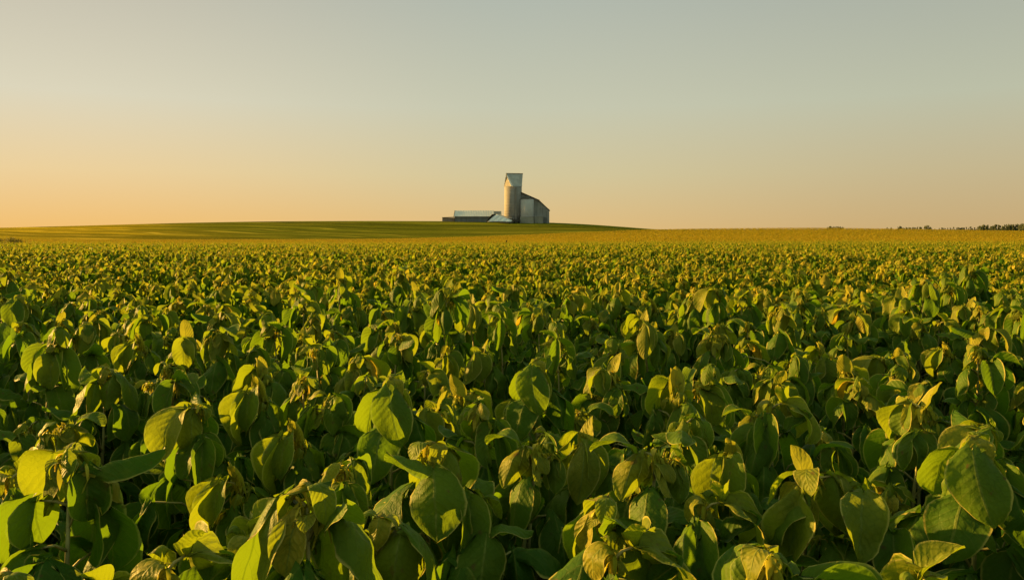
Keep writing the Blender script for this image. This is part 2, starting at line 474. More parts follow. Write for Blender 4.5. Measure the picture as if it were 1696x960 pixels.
def leaf_mesh(name, arrs, mats, mat_idx=None):
    V, Q, UV, T = arrs
    me = bpy.data.meshes.new(name)
    me.vertices.add(len(V)); me.vertices.foreach_set('co', np.ascontiguousarray(V, dtype=np.float32).reshape(-1))
    q = Q.reshape(-1).astype(np.int32); nf = len(Q)
    me.loops.add(len(q)); me.loops.foreach_set('vertex_index', q)
    me.polygons.add(nf); me.polygons.foreach_set('loop_start', np.arange(nf, dtype=np.int32) * 4)
    me.polygons.foreach_set('use_smooth', np.ones(nf, bool))
    for m in mats: me.materials.append(m)
    if mat_idx is not None: me.polygons.foreach_set('material_index', mat_idx.astype(np.int32))
    a = me.attributes.new('leaf_tone', 'FLOAT', 'POINT'); a.data.foreach_set('value', T.astype(np.float32))
    l = me.uv_layers.new(name='leaf_uv'); l.data.foreach_set('uv', UV[q].astype(np.float32).reshape(-1))
    me.update(calc_edges=True)
    return me

def link(name, me, parent):
    o = bpy.data.objects.new(name, me); COL.objects.link(o); o.parent = parent
    return o

FEATURES = [
    dict(tuft=1.3, txt='a ragged golden tuft'),
    dict(upright=1, txt='one upright golden leaf'),
    dict(tuft=1.0, yellow=1, txt='one yellowing leaf'),
    dict(tuft=.5, spread=1.15, txt='broad tent-like leaves'),
    dict(tuft=1.4, pods=5, txt='pods and a thick tuft'),
    dict(upright=2, txt='two pale upright leaves'),
    dict(tuft=.8, stalk=1, txt='a bare stalk on top'),
    dict(tuft=.6, fol=1.12, txt='large hanging leaves'),
    dict(tuft=1.1, yellow=2, spread=.9, txt='two yellow leaves'),
    dict(tuft=1.5, spread=.85, txt='a fringe of young leaves'),
    dict(tuft=.7, fol=1.12, spread=1.2, pods=3, txt='wide sprawling leaves'),
    dict(tuft=1.1, upright=1, yellow=1, txt='golden and yellow leaves'),
]
PROTO = []
for i, fd in enumerate(FEATURES):
    d = dict(fd); txt = d.pop('txt')
    H = 0.80 + 0.02 * ((i * 7) % 5 - 2)
    fo, yo, ye, st, pd = make_plant(100 + i, H, 0, **d)
    parts = [('foliage', leaf_mesh('foliage', fo.arrays(), [M['leaf']]))]
    parts.append(('young_leaves', leaf_mesh('young_leaves', yo.arrays(), [M['young']])))
    off = 0
    for v_, q_, u_, t_ in zip(ye.V, ye.Q, ye.UV, ye.T):
        parts.append(('golden_leaf', leaf_mesh('golden_leaf', (v_, q_ - off, u_, t_), [M['yellow']]))); off += len(v_)
    mb = MB()
    for p, rr in st: mb.tube(p, rr, 5)
    so = mb.build('stem', M['stem'], None, True)
    parts.append(('stem', so.data)); bpy.data.objects.remove(so)
    for p, rr in pd:
        mb = MB(); mb.tube(p, rr, 6)
        so = mb.build('pod', M['pod'], None, True)
        parts.append(('pod', so.data)); bpy.data.objects.remove(so)
    PROTO.append((txt, parts))

# --- planting plan. First the plants that show large, then the rest at a plant's distance
KEY = [  # x and row of the tip as seen from the path, kind, label (None: by its row)
    (100, 772, 2, 'soybean plant in lower left corner with broad sunlit leaves'),
    (310, 872, 3, 'sunlit soybean plant cut by the lower edge, left of centre'),
    (590, 700, 0, 'soybean plant left of centre, glowing tuft over long leaves'),
    (840, 752, 10, 'big soybean plant front and centre, leaves draped like a tent'),
    (705, 755, 7, 'soybean plant with rounded leaves just left of the big centre plant'),
    (1045, 735, 4, 'soybean plant with golden spray right of the big centre plant'),
    (1310, 740, 1, 'soybean plant right of centre with a bright upright golden leaf'),
    (1490, 645, 11, 'tall soybean plant on the right whose pointed leaf catches the sun'),
    (1480, 765, 8, 'soybean plant on the right with yellowed leaves near its tip'),
    (1610, 735, 7, 'leafy soybean plant near the right edge with large rounded leaves'),
    (1250, 880, 9, 'soybean plant with fine shoots at the lower edge right of centre'),
    (1045, 860, 3, 'dark-leaved soybean plant at the lower edge, right of big centre plant'),
    (165, 605, 7, None), (355, 655, 2, None), (480, 660, 5, None), (915, 655, 0, None), (1120, 600, 6, None),
    (1220, 690, 5, None), (1005, 680, 1, None), (770, 610, 11, None), (640, 605, 3, None), (500, 600, 4, None),
    (270, 580, 0, None), (40, 720, 3, None), (1180, 765, 3, None), (1660, 690, 2, None), (1400, 590, 8, None), (900, 540, 0, None),
    (1010, 820, 7, None), (610, 845, 7, None), (450, 800, 3, None), (1380, 850, 10, None), (1580, 870, 3, None), (30, 940, 7, None),
]
pts = []; meta = []
for px, py, kind, lab in KEY:
    zt = 0.87
    d = (EYE - zt) * F / (py - 379.0)
    pts.append(((px - 848.0) / F * d, d)); meta.append((kind, lab))
GAPS = [(-0.84, 1.62, 0.25), (-0.50, 1.32, 0.20), (0.30, 1.02, 0.13), (0.9, 1.55, 0.11)]
def canopy_noise(x, y):
    furrow = np.sin(2 * PI * (0.42 * x + 0.91 * y + 0.15 * np.sin(0.7 * x)) / 1.35)
    return 0.38 * furrow + 0.75 * (np.sin(x * 1.7 + 0.6 * y) + np.sin(y * 1.9 - 0.8 * x + 1.3) + np.sin(0.53 * x + 0.71 * y + 2.0) + np.sin(3.3 * x - 2.9 * y)) / 4
cell = {}
def try_add(x, y, dmin):
    i, j = int(math.floor(x / .3)), int(math.floor(y / .3))
    for a in range(i - 1, i + 2):
        for b_ in range(j - 1, j + 2):
            for (qx, qy) in cell.get((a, b_), ()):
                if (qx - x) ** 2 + (qy - y) ** 2 < dmin * dmin: return False
    cell.setdefault((i, j), []).append((x, y)); return True
for x, y in pts: try_add(x, y, 0.0)
for _ in range(60000):
    y = rng.uniform(0.55, 7.0); w = 0.72 * y + 3.6
    x = rng.uniform(-w, w * .8)
    if y < 0.82 and abs(x) < 1.1: continue
    if any((x - gx) ** 2 + (y - gy) ** 2 < gr * gr for gx, gy, gr in GAPS): continue
    if canopy_noise(x, y) < -0.55: continue
    if try_add(x, y, 0.185):
        pts.append((x, y)); meta.append((None, None))
def in_view(x, y): return abs(x) < 848 / F * y + 0.10 and (EYE - 0.85) / y * F + 379 < 975
order = sorted([i for i in range(len(pts)) if in_view(*pts[i])], key=lambda i: pts[i][1])[:300]
near = set(order)
ymax = max(pts[i][1] for i in order)
ORD = ['first', 'second', 'third', 'fourth', 'fifth', 'sixth', 'seventh', 'eighth', 'ninth', 'tenth', 'eleventh', 'twelfth',
       'thirteenth', 'fourteenth', 'fifteenth', 'sixteenth', 'seventeenth', 'eighteenth', 'nineteenth', 'twentieth']
rows = {}
for i in order: rows.setdefault(int((pts[i][1] - 0.8) / 0.30), []).append(i)
place = {}
rk = 0
for k in sorted(rows):
    for n, i in enumerate(sorted(rows[k], key=lambda i: pts[i][0] / pts[i][1])): place[i] = (rk, n)
    rk += 1
for n, i in enumerate(order):
    x, y = pts[i]; kind, lab = meta[i]
    if kind is None: kind = int(rng.integers(0, len(PROTO)))
    txt, parts = PROTO[kind]
    hs = 1.0 if meta[i][0] is not None else 1.0 + 0.13 * canopy_noise(x, y) + rng.normal(0, 0.06)
    root = empty('soybean_plant', (x, y, 0), rng.uniform(0, 6.28))
    big = 1.12 if lab else 1.0
    root.scale = (big, big, hs * (1.03 if lab else 1.0))
    rk, no = place[i]
    if lab is None:
        if rk < 6 and no < 20:
            lab = 'soybean plant with %s, %s from the left in the %s row' % (txt, ORD[no], ORD[rk] if rk else 'front')
        else:
            lab = 'mid-field soybean plant with drooping leaves and sunlit tip behind the foreground plants'
    tag(root, lab, 'plant', 'soybean plants in the near field')
    for nm, me in parts: link(nm, me, root)

# --- the rest of the crop: one counted-out mass
def bake(name, variants, P, lods_z, mats, label):
    """variants: list of (V,Q,UV,T,mat) ; P rows x,y,z,rot,scale,hscale ; one mesh"""
    Vs, Qs, Us, Ts, Ms = [], [], [], [], []; off = 0
    vi = rng.integers(0, len(variants), len(P))
    for k, (V, Q, UV, T, mi) in enumerate(variants):
        p = P[vi == k]
        if not len(p): continue
        c, s = np.cos(p[:, 3])[:, None], np.sin(p[:, 3])[:, None]
        X = (V[None, :, 0] * c - V[None, :, 1] * s) * p[:, 4:5] + p[:, 0:1]
        Y = (V[None, :, 0] * s + V[None, :, 1] * c) * p[:, 4:5] + p[:, 1:2]
        Z = V[None, :, 2] * p[:, 5:6] + p[:, 2:3]
        n = len(p); m = len(V)
        Vs.append(np.stack([X, Y, Z], -1).reshape(-1, 3).astype(np.float32))
        Qs.append((Q[None] + (np.arange(n) * m)[:, None, None] + off).reshape(-1, 4))
        Us.append(np.tile(UV, (n, 1)))
        Ts.append(np.clip(T[None] + rng.normal(0, .07, (n, 1)), 0, 1).reshape(-1)); Ms.append(np.tile(mi, n))
        off += n * m
    return (np.concatenate(Vs), np.concatenate(Qs), np.concatenate(Us), np.concatenate(Ts)), np.concatenate(Ms)

def variants(lod, n, seed, **kw):
    out = []
    for i in range(n):
        fd = dict(FEATURES[i % len(FEATURES)]); fd.pop('txt'); fd.pop('stalk', 0); fd.update(kw)
        fo, yo, ye, st, pd = make_plant(seed + i, 0.80 + 0.02 * (i % 4), lod, **fd)
        accs = [(fo, 0), (yo, 1)] + ([(ye, 2)] if ye.V else [])
        V, Q, U, T, Mi = [], [], [], [], []; off = 0
        for a, mi in accs:
            v, q, u, t = a.arrays()
            V.append(v); Q.append(q + off); U.append(u); T.append(t); Mi.append(np.full(len(q), mi)); off += len(v)
        out.append(tuple(np.concatenate(z) for z in (V, Q, U, T, Mi)))
    return out
def plan_rows(xy, sc=1.0):
    xy = np.array(xy); n = len(xy)
    z = ground_z(xy[:, 0], xy[:, 1])
    hs = 0.945 + 0.06 * canopy_noise(xy[:, 0], xy[:, 1]) + np.clip(rng.normal(0, 0.035, n), -.09, .06)
    return np.stack([xy[:, 0], xy[:, 1], z, rng.uniform(0, 6.28, n), rng.uniform(.92, 1.12, n) * sc, hs], 1)
def scatter(y0, y1, cellsz, half=0.74, pad=2.5, gap=-0.50):
    out = []
    for y in np.arange(y0, y1, cellsz):
        w = half * y + pad
        xs = np.arange(-w * 1.0, w, cellsz)
        xs = xs + rng.uniform(-.45, .45, len(xs)) * cellsz; yy = y + rng.uniform(-.45, .45, len(xs)) * cellsz
        keep = canopy_noise(xs, yy) > gap
        out.append(np.stack([xs, yy], 1)[keep])
    return np.concatenate(out)
meshes = []
rest = [pts[i] for i in range(len(pts)) if i not in near]
meshes.append(bake('a', variants(1, 8, 300), plan_rows(rest), 0, None, ''))
meshes.append(bake('b', variants(1, 8, 320, fol=.80), plan_rows(scatter(7.05, 14.0, 0.205)), 0, None, ''))
meshes.append(bake('c', variants(2, 8, 340, fol=.68), plan_rows(scatter(14.0, 30.0, 0.225)), 0, None, ''))
meshes.append(bake('d', variants(3, 6, 360, fol=.60, goldish=.06), plan_rows(scatter(30.0, 46.0, 0.28)), 0, None, ''))
def join(ms):
    off = 0; V, Q, U, T, Mi = [], [], [], [], []
    for (v, q, u, t), mi in ms:
        V.append(v); Q.append(q + off); U.append(u); T.append(t); Mi.append(mi); off += len(v)
    return tuple(np.concatenate(z) for z in (V, Q, U, T)), np.concatenate(Mi)
arr, mi = join(meshes)
crop = bpy.data.objects.new('soybean_crop', leaf_mesh('soybean_crop', arr, [M['leaf_far'], M['young'], M['yellow']], mi))
COL.objects.link(crop)
tag(crop, 'dense soybean crop filling the field behind the near plants', 'crop', kind='stuff')
# ripening crop out to the swell of the ground
xy = np.concatenate([scatter(46.0, 85.0, 0.55, 0.72, 3, -2), scatter(85.0, 158.0, 0.95, 0.72, 3, -2)])
P = plan_rows(xy); P[:, 4] = np.where(xy[:, 1] > 85, 1.9, 1.35); P[:, 5] = 0.62; P[:, 2] -= 0.12
arr, mi = join([bake('e', variants(3, 5, 380, goldish=.2, upright=0, yellow=0), P, 0, None, '')])
gold = bpy.data.objects.new('ripening_crop', leaf_mesh('ripening_crop', arr, [M['gold'], M['young'], M['yellow']], mi))
COL.objects.link(gold)
tag(gold, 'golden ripening crop in a band before the green hill', 'crop', kind='stuff')

# ------------------------------------------------------------------ farm on the hill
D = 420.0; SC = D / F
GX = lambda px: (px - 848.0) * SC
GZ = lambda py: EYE - (py - 379.0) * SC
M['concrete'] = surf_mat('weathered_concrete', (0.225, 0.225, 0.22), 0.85, 0.2, 0.16, 0.35, ribs=(2, 1.5))
M['siding'] = surf_mat('grey_siding', (0.25, 0.27, 0.27), 0.7, 0.3, 0.2, 0.4, ribs=(0, 0.6))
M['siding_dark'] = surf_mat('dark_siding', (0.15, 0.17, 0.18), 0.7, 0.3, 0.25, 0.4, ribs=(0, 0.8))
M['metal_roof'] = surf_mat('pale_metal_roof', (0.52, 0.54, 0.55), 0.5, 0.4, 0.12, 0.3, ribs=(0, 0.9))
M['grey_roof'] = surf_mat('grey_metal_roof', (0.33, 0.36, 0.37), 0.55, 0.4, 0.18, 0.3, ribs=(0, 0.9))
M['dark_roof'] = surf_mat('dark_roof', (0.11, 0.11, 0.10), 0.8, 0.2, 0.25, 0.4)
M['trim'] = surf_mat('white_trim', (0.75, 0.74, 0.70), 0.6, 0.3, 0.08, 0.6)
M['wood_trim'] = surf_mat('brown_trim', (0.16, 0.12, 0.07), 0.8, 0.2, 0.2, 0.6)
M['brown_wall'] = surf_mat('brown_boards', (0.27, 0.22, 0.17), 0.85, 0.2, 0.2, 0.6, ribs=(0, 0.7))
M['white_sheet'] = surf_mat('white_fabric', (0.74, 0.78, 0.80), 0.6, 0.3, 0.07, 0.4)
M['inside_shade'] = surf_mat('interior_shade', (0.025, 0.023, 0.02), 0.9, 0.1, 0.2, 0.6)  # near-black colour standing in for shade inside the shelter
M['pale_block'] = surf_mat('pale_blockwork', (0.27, 0.28, 0.25), 0.85, 0.2, 0.15, 0.7)
M['machine'] = surf_mat('dark_paint', (0.05, 0.05, 0.045), 0.6, 0.3, 0.3, 1.0)
M['tyre'] = plain('tyre', (0.02, 0.02, 0.02), 0.9, 0.1)
M['glass'] = plain('window_glass', (0.03, 0.035, 0.04), 0.15, 0.5)

def cyl(mb, cx, cy, r, z0, z1, n=48):
    return mb.tube([(cx, cy, z0), (cx, cy, z1)], r, n)
Y0 = D
# grain elevator
gb = float(ground_z(GX(870), Y0)) - 1.5
el = empty('grain_elevator', (GX(862), Y0, gb))
tag(el, 'tall grey grain elevator with round tower and gabled top on the hill crest', 'grain elevator')
def on(name, mb, mat, parent, smooth=False):
    """build in world coordinates, then hang under the parent"""
    o = mb.build(name, mat, None, smooth)
    p = parent; off = Vector((0, 0, 0))
    while p is not None: off += p.location; p = p.parent
    o.data.transform(__import__('mathutils').Matrix.Translation(-off))
    o.parent = parent
    return o
cx, cy, rr = GX(849.8), Y0, 14.4 * SC
zt = GZ(309)
tw = on('tower', cyl(MB(), cx, cy, rr, gb, zt, 64), M['concrete'], el, True)
tw.data.polygons.foreach_set('use_smooth', [len(p.vertices) == 4 for p in tw.data.polygons])
mb = MB()
for py in (324, 341, 356): mb.tube([(cx, cy, GZ(py)), (cx, cy, GZ(py) + .25)], rr + .04, 64)
on('hoop', mb, M['concrete'], el)
# headhouse: prow-gabled
A = (GX(835), Y0 + 1.2, zt + .02); B = (GX(848.6), Y0 - 4.6, zt + .02); Cc = (GX(864.6), Y0 - 1.2, zt + .02); Dd = (GX(851), Y0 + 4.6, zt + .02)
zr = GZ(289.3)
r0 = (GX(840.0), Y0 - 1.2, zr); r1 = (GX(864.4), Y0 + 2.2, zr)
hh = MB()
hh.poly([A, B, r0]); hh.poly([B, Cc, r1, r0]); hh.poly([Cc, Dd, r1]); hh.poly([Dd, A, r0, r1]); hh.poly([A, Dd, Cc, B])
hd = on('headhouse', hh, M['concrete'], el)
e0 = (GX(838.3), Y0 - 1.9, GZ(288)); e1 = (GX(866), Y0 + 2.2, GZ(287.6))
mb = MB()
f0 = (GX(848.8), Y0 - 5.0, zt - .05); f1 = (GX(864.2), Y0 - 1.7, zt - .05)
b0 = (GX(834.6), Y0 + 1.6, zt - .05); b1 = (GX(852), Y0 + 5.2, zt - .05)
mb.prism([f0, f1, e1, e0], (-.03, -.22, .12)); mb.prism([b0, b1, e1, e0], (.0, .22, .12))
on('roof', mb, M['grey_roof'], hd)
mb = MB()
v = Vector(f0) - Vector(e0)
q0 = Vector(e0) + v * .16 + Vector((.25, -.55, 0)); q1 = Vector(f0) + Vector((.25, -.55, -.1))
mb.prism([q0, q1, q1 + Vector((-.95, 0, 0)), q0 + Vector((-.60, 0, 0))], (0, -.10, .06))
on('gable_trim', mb, M['trim'], hd)
mb = MB(); mb.prism([Vector(e0) + Vector((-.1, -.4, .0)), Vector(e1) + Vector((.1, -.4, .0)), Vector(e1) + Vector((.1, .3, .0)), Vector(e0) + Vector((-.1, .3, 0))], (0, 0, .28))
on('ridge_cap', mb, M['wood_trim'], hd)
# annex with its broken roof slope
ya, yb = Y0 - 1.0, Y0 + 9.0
an = MB(); an.prism([(GX(861), ya, gb), (GX(909.6), ya, gb), (GX(909.6), ya, GZ(348.6)), (GX(892), ya, GZ(332.2)), (GX(863), ya, GZ(319))], (0, yb - ya, 0))
ax_ = on('annex', an, M['siding'], el)
rf = MB()
def slab(x0, z0, x1, z1, fy, t=.30):
    rf.prism([(x0, fy, z0), (x1, fy, z1), (x1, fy, z1 + t), (x0, fy, z0 + t)], (0, yb + .5 - fy, 0))
slab(GX(862.6), GZ(318.6), GX(892.8), GZ(331.8), Y0 - 2.4, .2)
slab(GX(892.9), GZ(332.2), GX(911), GZ(349.2), Y0 - 1.7, .2)
on('annex_roof', rf, M['dark_roof'], el)
mb = MB(); mb.box(GX(891.4), GX(893.6), Y0 - 1.6, Y0 - 1.1, GZ(334.0), GZ(331.2)); on('eave_bracket', mb, M['dark_roof'], el)
mb = MB()
for px in (889, 898, 905): mb.box(GX(px), GX(px) + .16, ya - .1, ya - .003, gb, GZ(336 + (px - 889) * .85))
mb.box(GX(893), GX(909.4), ya - .12, ya - .004, GZ(346.6), GZ(346.0))
on('wall_batten', mb, M['siding_dark'], ax_)
bn = MB(); cyl(bn, GX(872.6), Y0 - 2.0, 11.3 * SC, gb, GZ(330), 56)
M['bin'] = surf_mat('pale_bin_steel', (0.40, 0.415, 0.42), 0.7, 0.3, 0.12, 0.35, ribs=(2, 0.9))
bo = on('side_bin', bn, M['bin'], el, True)
bo.data.polygons.foreach_set('use_smooth', [len(p.vertices) == 4 for p in bo.data.polygons])
mb = MB(); mb.tube([(GX(872.6), Y0 - 2.0, GZ(330) + .01), (GX(872.6), Y0 - 2.0, GZ(325))], [11.6 * SC, 2.0 * SC], 56)
on('bin_cap', mb, M['dark_roof'], el, True)
mb = MB(); mb.box(GX(861), GX(883.5), Y0 - 6.6, Y0 - 2.2, gb, GZ(359.2)); on('base_block', mb, M['pale_block'], el)
mb = MB(); mb.box(GX(884.5), GX(898.5), Y0 - 4.2, Y0 - 1.1, gb, GZ(358.6)); lb = on('lean_to', mb, M['pale_block'], el)
mb = MB(); mb.box(GX(884), GX(899), Y0 - 4.5, Y0 - 1.05, GZ(358.6) + .004, GZ(358.0)); on('roof', mb, M['grey_roof'], lb)
mb = MB(); mb.box(GX(900.5), GX(904.5), ya - .08, ya - .002, gb, GZ(360)); on('door', mb, M['siding_dark'], el)
mb = MB(); mb.box(GX(853.5), GX(855.2), Y0 - 4.9, Y0 - 4.3, gb, GZ(311)); on('ladder_chute', mb, M['concrete'], el)

# long shed
ys = Y0 + 2.0
sb = float(ground_z(GX(790), ys)) - 1.0
sh = empty('long_shed', (GX(790), ys, sb))
tag(sh, 'long low farm shed with pale metal roof left of the elevator', 'shed')
mb = MB(); dp = 14.0
mb.prism([(GX(752.5), ys, sb), (GX(752.5), ys + dp, sb), (GX(752.5), ys + dp, GZ(358.3)), (GX(752.5), ys + dp / 2, GZ(349)), (GX(752.5), ys, GZ(358.3))], (GX(829) - GX(752.5), 0, 0))
on('wall', mb, M['siding_dark'], sh)
mb = MB()
def roofpair(x0, x1, t, dz=0.0):
    mb.prism([(x0, ys - .9, GZ(358.6) + dz), (x0, ys + dp / 2, GZ(348.6) + dz), (x0, ys + dp / 2, GZ(348.6) + t + dz), (x0, ys - .9, GZ(358.6) + t + dz)], (x1 - x0, 0, 0))
    mb.prism([(x0, ys + dp + .9, GZ(358.6) + dz), (x0, ys + dp / 2 + .002, GZ(348.6) + dz), (x0, ys + dp / 2 + .002, GZ(348.6) + t + dz), (x0, ys + dp + .9, GZ(358.6) + t + dz)], (x1 - x0, 0, 0))
roofpair(GX(751.8), GX(817.8), .16); on('roof', mb, M['metal_roof'], sh)
mb = MB(); roofpair(GX(817.9), GX(830), .14, -.35); on('roof', mb, M['grey_roof'], sh)['label'] = 'dull lower roof section'
mb = MB(); mb.prism([(GX(751.0), ys - 1.1, GZ(360)), (GX(751.0), ys + dp / 2, GZ(348.2)), (GX(751.0), ys + dp / 2, GZ(347.6)), (GX(751.0), ys - 1.1, GZ(358.2))], (.24, 0, 0))
on('verge_board', mb, M['wood_trim'], sh)
mb = MB()
for px in (764, 778, 794, 806): mb.box(GX(px), GX(px) + 1.5, ys - .06, ys - .002, sb, GZ(361.0))
on('door', mb, M['siding_dark'], sh)

lo = empty('low_shed', (GX(741), ys + 3, sb))
tag(lo, 'small low brown lean-to at the left end of the long shed', 'shed')
mb = MB(); mb.box(GX(731.4), GX(750.6), ys + 2, ys + 9, sb, GZ(360.2)); on('wall', mb, M['brown_wall'], lo)
mb = MB(); mb.prism([(GX(730.8), ys + 1.5, GZ(360.1)), (GX(750.9), ys + 1.5, GZ(359.3)), (GX(750.9), ys + 1.5, GZ(358.9)), (GX(730.8), ys + 1.5, GZ(359.6))], (0, 8, 0)); on('roof', mb, M['wood_trim'], lo)

# grey gabled hut behind the white shelter
hb = float(ground_z(GX(838), Y0 - 4)) - 1.0
ht = empty('grey_hut', (GX(838), Y0 - 5, hb))
tag(ht, 'low grey-roofed hut between the white shelter and the round tower', 'hut')
mb = MB(); mb.box(GX(828), GX(850), Y0 - 7, Y0 - 4.9, hb, GZ(361.5)); on('wall', mb, M['siding_dark'], ht)
mb = MB(); mb.prism([(GX(824), Y0 - 7.4, GZ(357.2)), (GX(851), Y0 - 7.4, GZ(362.6)), (GX(851), Y0 - 7.4, GZ(361.6)), (GX(826), Y0 - 7.4, GZ(355.8))], (0, 2.7, 0)); on('roof', mb, M['grey_roof'], ht)

# white hoop shelter with a dark mouth
yh = Y0 - 12
wb = float(ground_z(GX(828), yh)) - .3
ws = empty('hoop_shelter', (GX(828), yh, wb))
tag(ws, 'white fabric shelter with a dark curved mouth in front of the long shed', 'shelter')
def arch(x0, y0_, x1, y1_, zb, h, lx, ly, n=14):
    o = []
    for i in range(n + 1):
        t = PI * i / n
        k = (1 - math.cos(t)) / 2; s = 1 - abs(2 * k - 1) ** 1.25
        o.append(Vector((x0 + (x1 - x0) * k + lx * s, y0_ + (y1_ - y0_) * k + ly * s, zb + h * s)))
    return o
zb = GZ(367.2)
A1 = arch(GX(809), yh - 4.0, GX(832), yh + 4.5, zb, GZ(355.8) - zb, GX(2) - GX(0), 0)
A2 = arch(GX(846.5), yh - 3.2, GX(850), yh + 3.0, zb, .5, 0, 0)
mb = MB(); mids = [[a.lerp(c, t) + Vector((0, 0, math.sin(PI * t) * .10)) for a, c in zip(A1, A2)] for t in (0, .25, .5, .75, 1)]
for a, c in zip(mids[:-1], mids[1:]):
    for i in range(len(a) - 1): mb.poly([a[i], a[i + 1], c[i + 1], c[i]])
cv = on('cover', mb, M['white_sheet'], ws, True)
md = cv.modifiers.new('thick', 'SOLIDIFY'); md.thickness = .12
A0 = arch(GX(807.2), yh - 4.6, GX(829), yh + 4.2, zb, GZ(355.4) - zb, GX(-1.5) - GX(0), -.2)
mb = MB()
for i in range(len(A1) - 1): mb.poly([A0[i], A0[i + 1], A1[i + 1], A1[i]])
hdo = on('hood', mb, M['inside_shade'], ws, True)
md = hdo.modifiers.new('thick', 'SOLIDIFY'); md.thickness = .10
mb = MB(); mb.poly([p + Vector((.12, 0, 0)) for p in A1]); on('mouth', mb, M['inside_shade'], ws)  # dark sheet closing the opening, painted for the shade within

# dark trailer at the foot of the tower
yt = Y0 - 9
tb = float(ground_z(GX(855), yt))
tr = empty('farm_trailer', (GX(855), yt, tb))
tag(tr, 'dark low farm trailer parked at the foot of the round tower', 'trailer')
mb = MB(); mb.prism([(GX(849), yt, tb + .9), (GX(861.5), yt, tb + .9), (GX(862), yt, tb + 1.9), (GX(848.4), yt, tb + 1.9)], (0, 2.2, 0)); on('body', mb, M['machine'], tr)
mb = MB(); mb.box(GX(848.2), GX(849.6), yt + .3, yt + 1.9, tb + 1.902, tb + 2.7); on('front_rail', mb, M['machine'], tr)
mb = MB(); mb.tube([(GX(849), yt + 1.1, tb + .85), (GX(845.5), yt + 1.1, tb + .55)], .09, 6); on('drawbar', mb, M['machine'], tr)
for px in (851.5, 858.5):
    for yy in (yt - .15, yt + 2.0):
        mb = MB(); mb.tube([(GX(px), yy, tb + .5), (GX(px), yy + .3, tb + .5)], .55, 16); on('wheel', mb, M['tyre'], tr)

# ------------------------------------------------------------------ trees and shrubs
def tree_leaf_mat(name, a, bcol):
    m, nt, out = new_mat(name); b = NB(nt)
    pos = b.n('ShaderNodeTexCoord').outputs['Object']
    c = b.mix(b.smooth(b.noise(pos, 0.9, 3), .35, .65), a, bcol)
    s = b.bsdf(c, 0.7, 0.2)
    t = b.n('ShaderNodeBsdfTranslucent'); b.set(t.inputs[0], tuple(x * 1.6 for x in bcol))
    mx = b.n('ShaderNodeMixShader'); mx.inputs[0].default_value = .3
    nt.links.new(s, mx.inputs[1]); nt.links.new(t.outputs[0], mx.inputs[2]); nt.links.new(mx.outputs[0], out.inputs[0])
    return m
M['crown'] = tree_leaf_mat('tree_foliage', (0.05, 0.068, 0.035), (0.10, 0.12, 0.06))
M['crown2'] = tree_leaf_mat('shrub_foliage', (0.045, 0.055, 0.012), (0.10, 0.10, 0.02))
def crown_mesh(seed, h, w, z0, n, ls, mat, conical=0.0):
    r = np.random.default_rng(seed)
    blobs = [(r.normal(0, w * .33), r.normal(0, w * .33), z0 + (h - z0) * r.uniform(.15, .9), w * r.uniform(.22, .42)) for _ in range(11)]
    V, Fq = [], []
    for i in range(n):
        bx, by, bz, br = blobs[int(r.integers(0, len(blobs)))]
        d = r.normal(0, 1, 3); d /= np.linalg.norm(d)
        k = 1.0 - conical * max(0, (bz - z0) / (h - z0))
        p = np.array([bx * k, by * k, bz]) + d * br * r.uniform(.55, 1.05) * np.array([k, k, .9])
        a = r.normal(0, 1, 3); a /= np.linalg.norm(a); c = np.cross(a, r.normal(0, 1, 3)); c /= np.linalg.norm(c)
        s = ls * r.uniform(.6, 1.4)
        b_ = len(V)
        V += [tuple(p - a * s), tuple(p + c * s * .55), tuple(p + a * s), tuple(p - c * s * .55)]
        Fq.append((b_, b_ + 1, b_ + 2, b_ + 3))
    me = bpy.data.meshes.new('crown'); me.from_pydata(V, [], Fq); me.materials.append(mat)
    return me
TREES = []
for k in range(4):
    cm = crown_mesh(50 + k, 9.0, (5.5, 4.2, 6.5, 3.0)[k], 1.6, 700, .55, M['crown'], (.2, .5, .1, .6)[k])
    mb = MB(); mb.tube([(0, 0, -.6), (.1, 0, 2.0), (.05, .1, 5.0), (.0, .1, 7.8)], [.28, .22, .14, .05], 7)
    for a in range(5):
        t = a * 1.3 + k; z = 2.5 + a * .8
        mb.tube([(.05, .05, z), (math.cos(t) * .9, math.sin(t) * .9, z + .8), (math.cos(t) * 1.7, math.sin(t) * 1.7, z + 1.5)], [.10, .07, .03], 5)
    to = mb.build('trunk', M['bark'], None, True); tm = to.data; bpy.data.objects.remove(to)
    TREES.append((cm, tm))
def put_tree(px, top, dist, k, label, group, wx=1.0):
    x = (px - 848) / F * dist
    z = float(ground_z(x, dist))
    h = (EYE - (top - 379.0) / F * dist) - z
    s = max(h, 1.5) / 9.6
    t = empty('tree', (x, dist, z), random.uniform(0, 6.28)); t.scale = (s * wx, s * wx, s)
    tag(t, label, 'tree', group)
    link('crown', TREES[k][0], t); link('trunk', TREES[k][1], t)
G = 'trees along the right horizon'
for px, top, wx in ((1375.5, 374.6, 1.5), (1380, 375, 1.5), (1384.5, 375.2, 1.6), (1389, 374.8, 1.4), (1393, 375.6, 1.5)):
    put_tree(px, top, 620 + random.uniform(0, 20), random.choice((0, 2)), 'low tree in the small lone clump on the horizon, nearest the elevator', G, wx * .6)
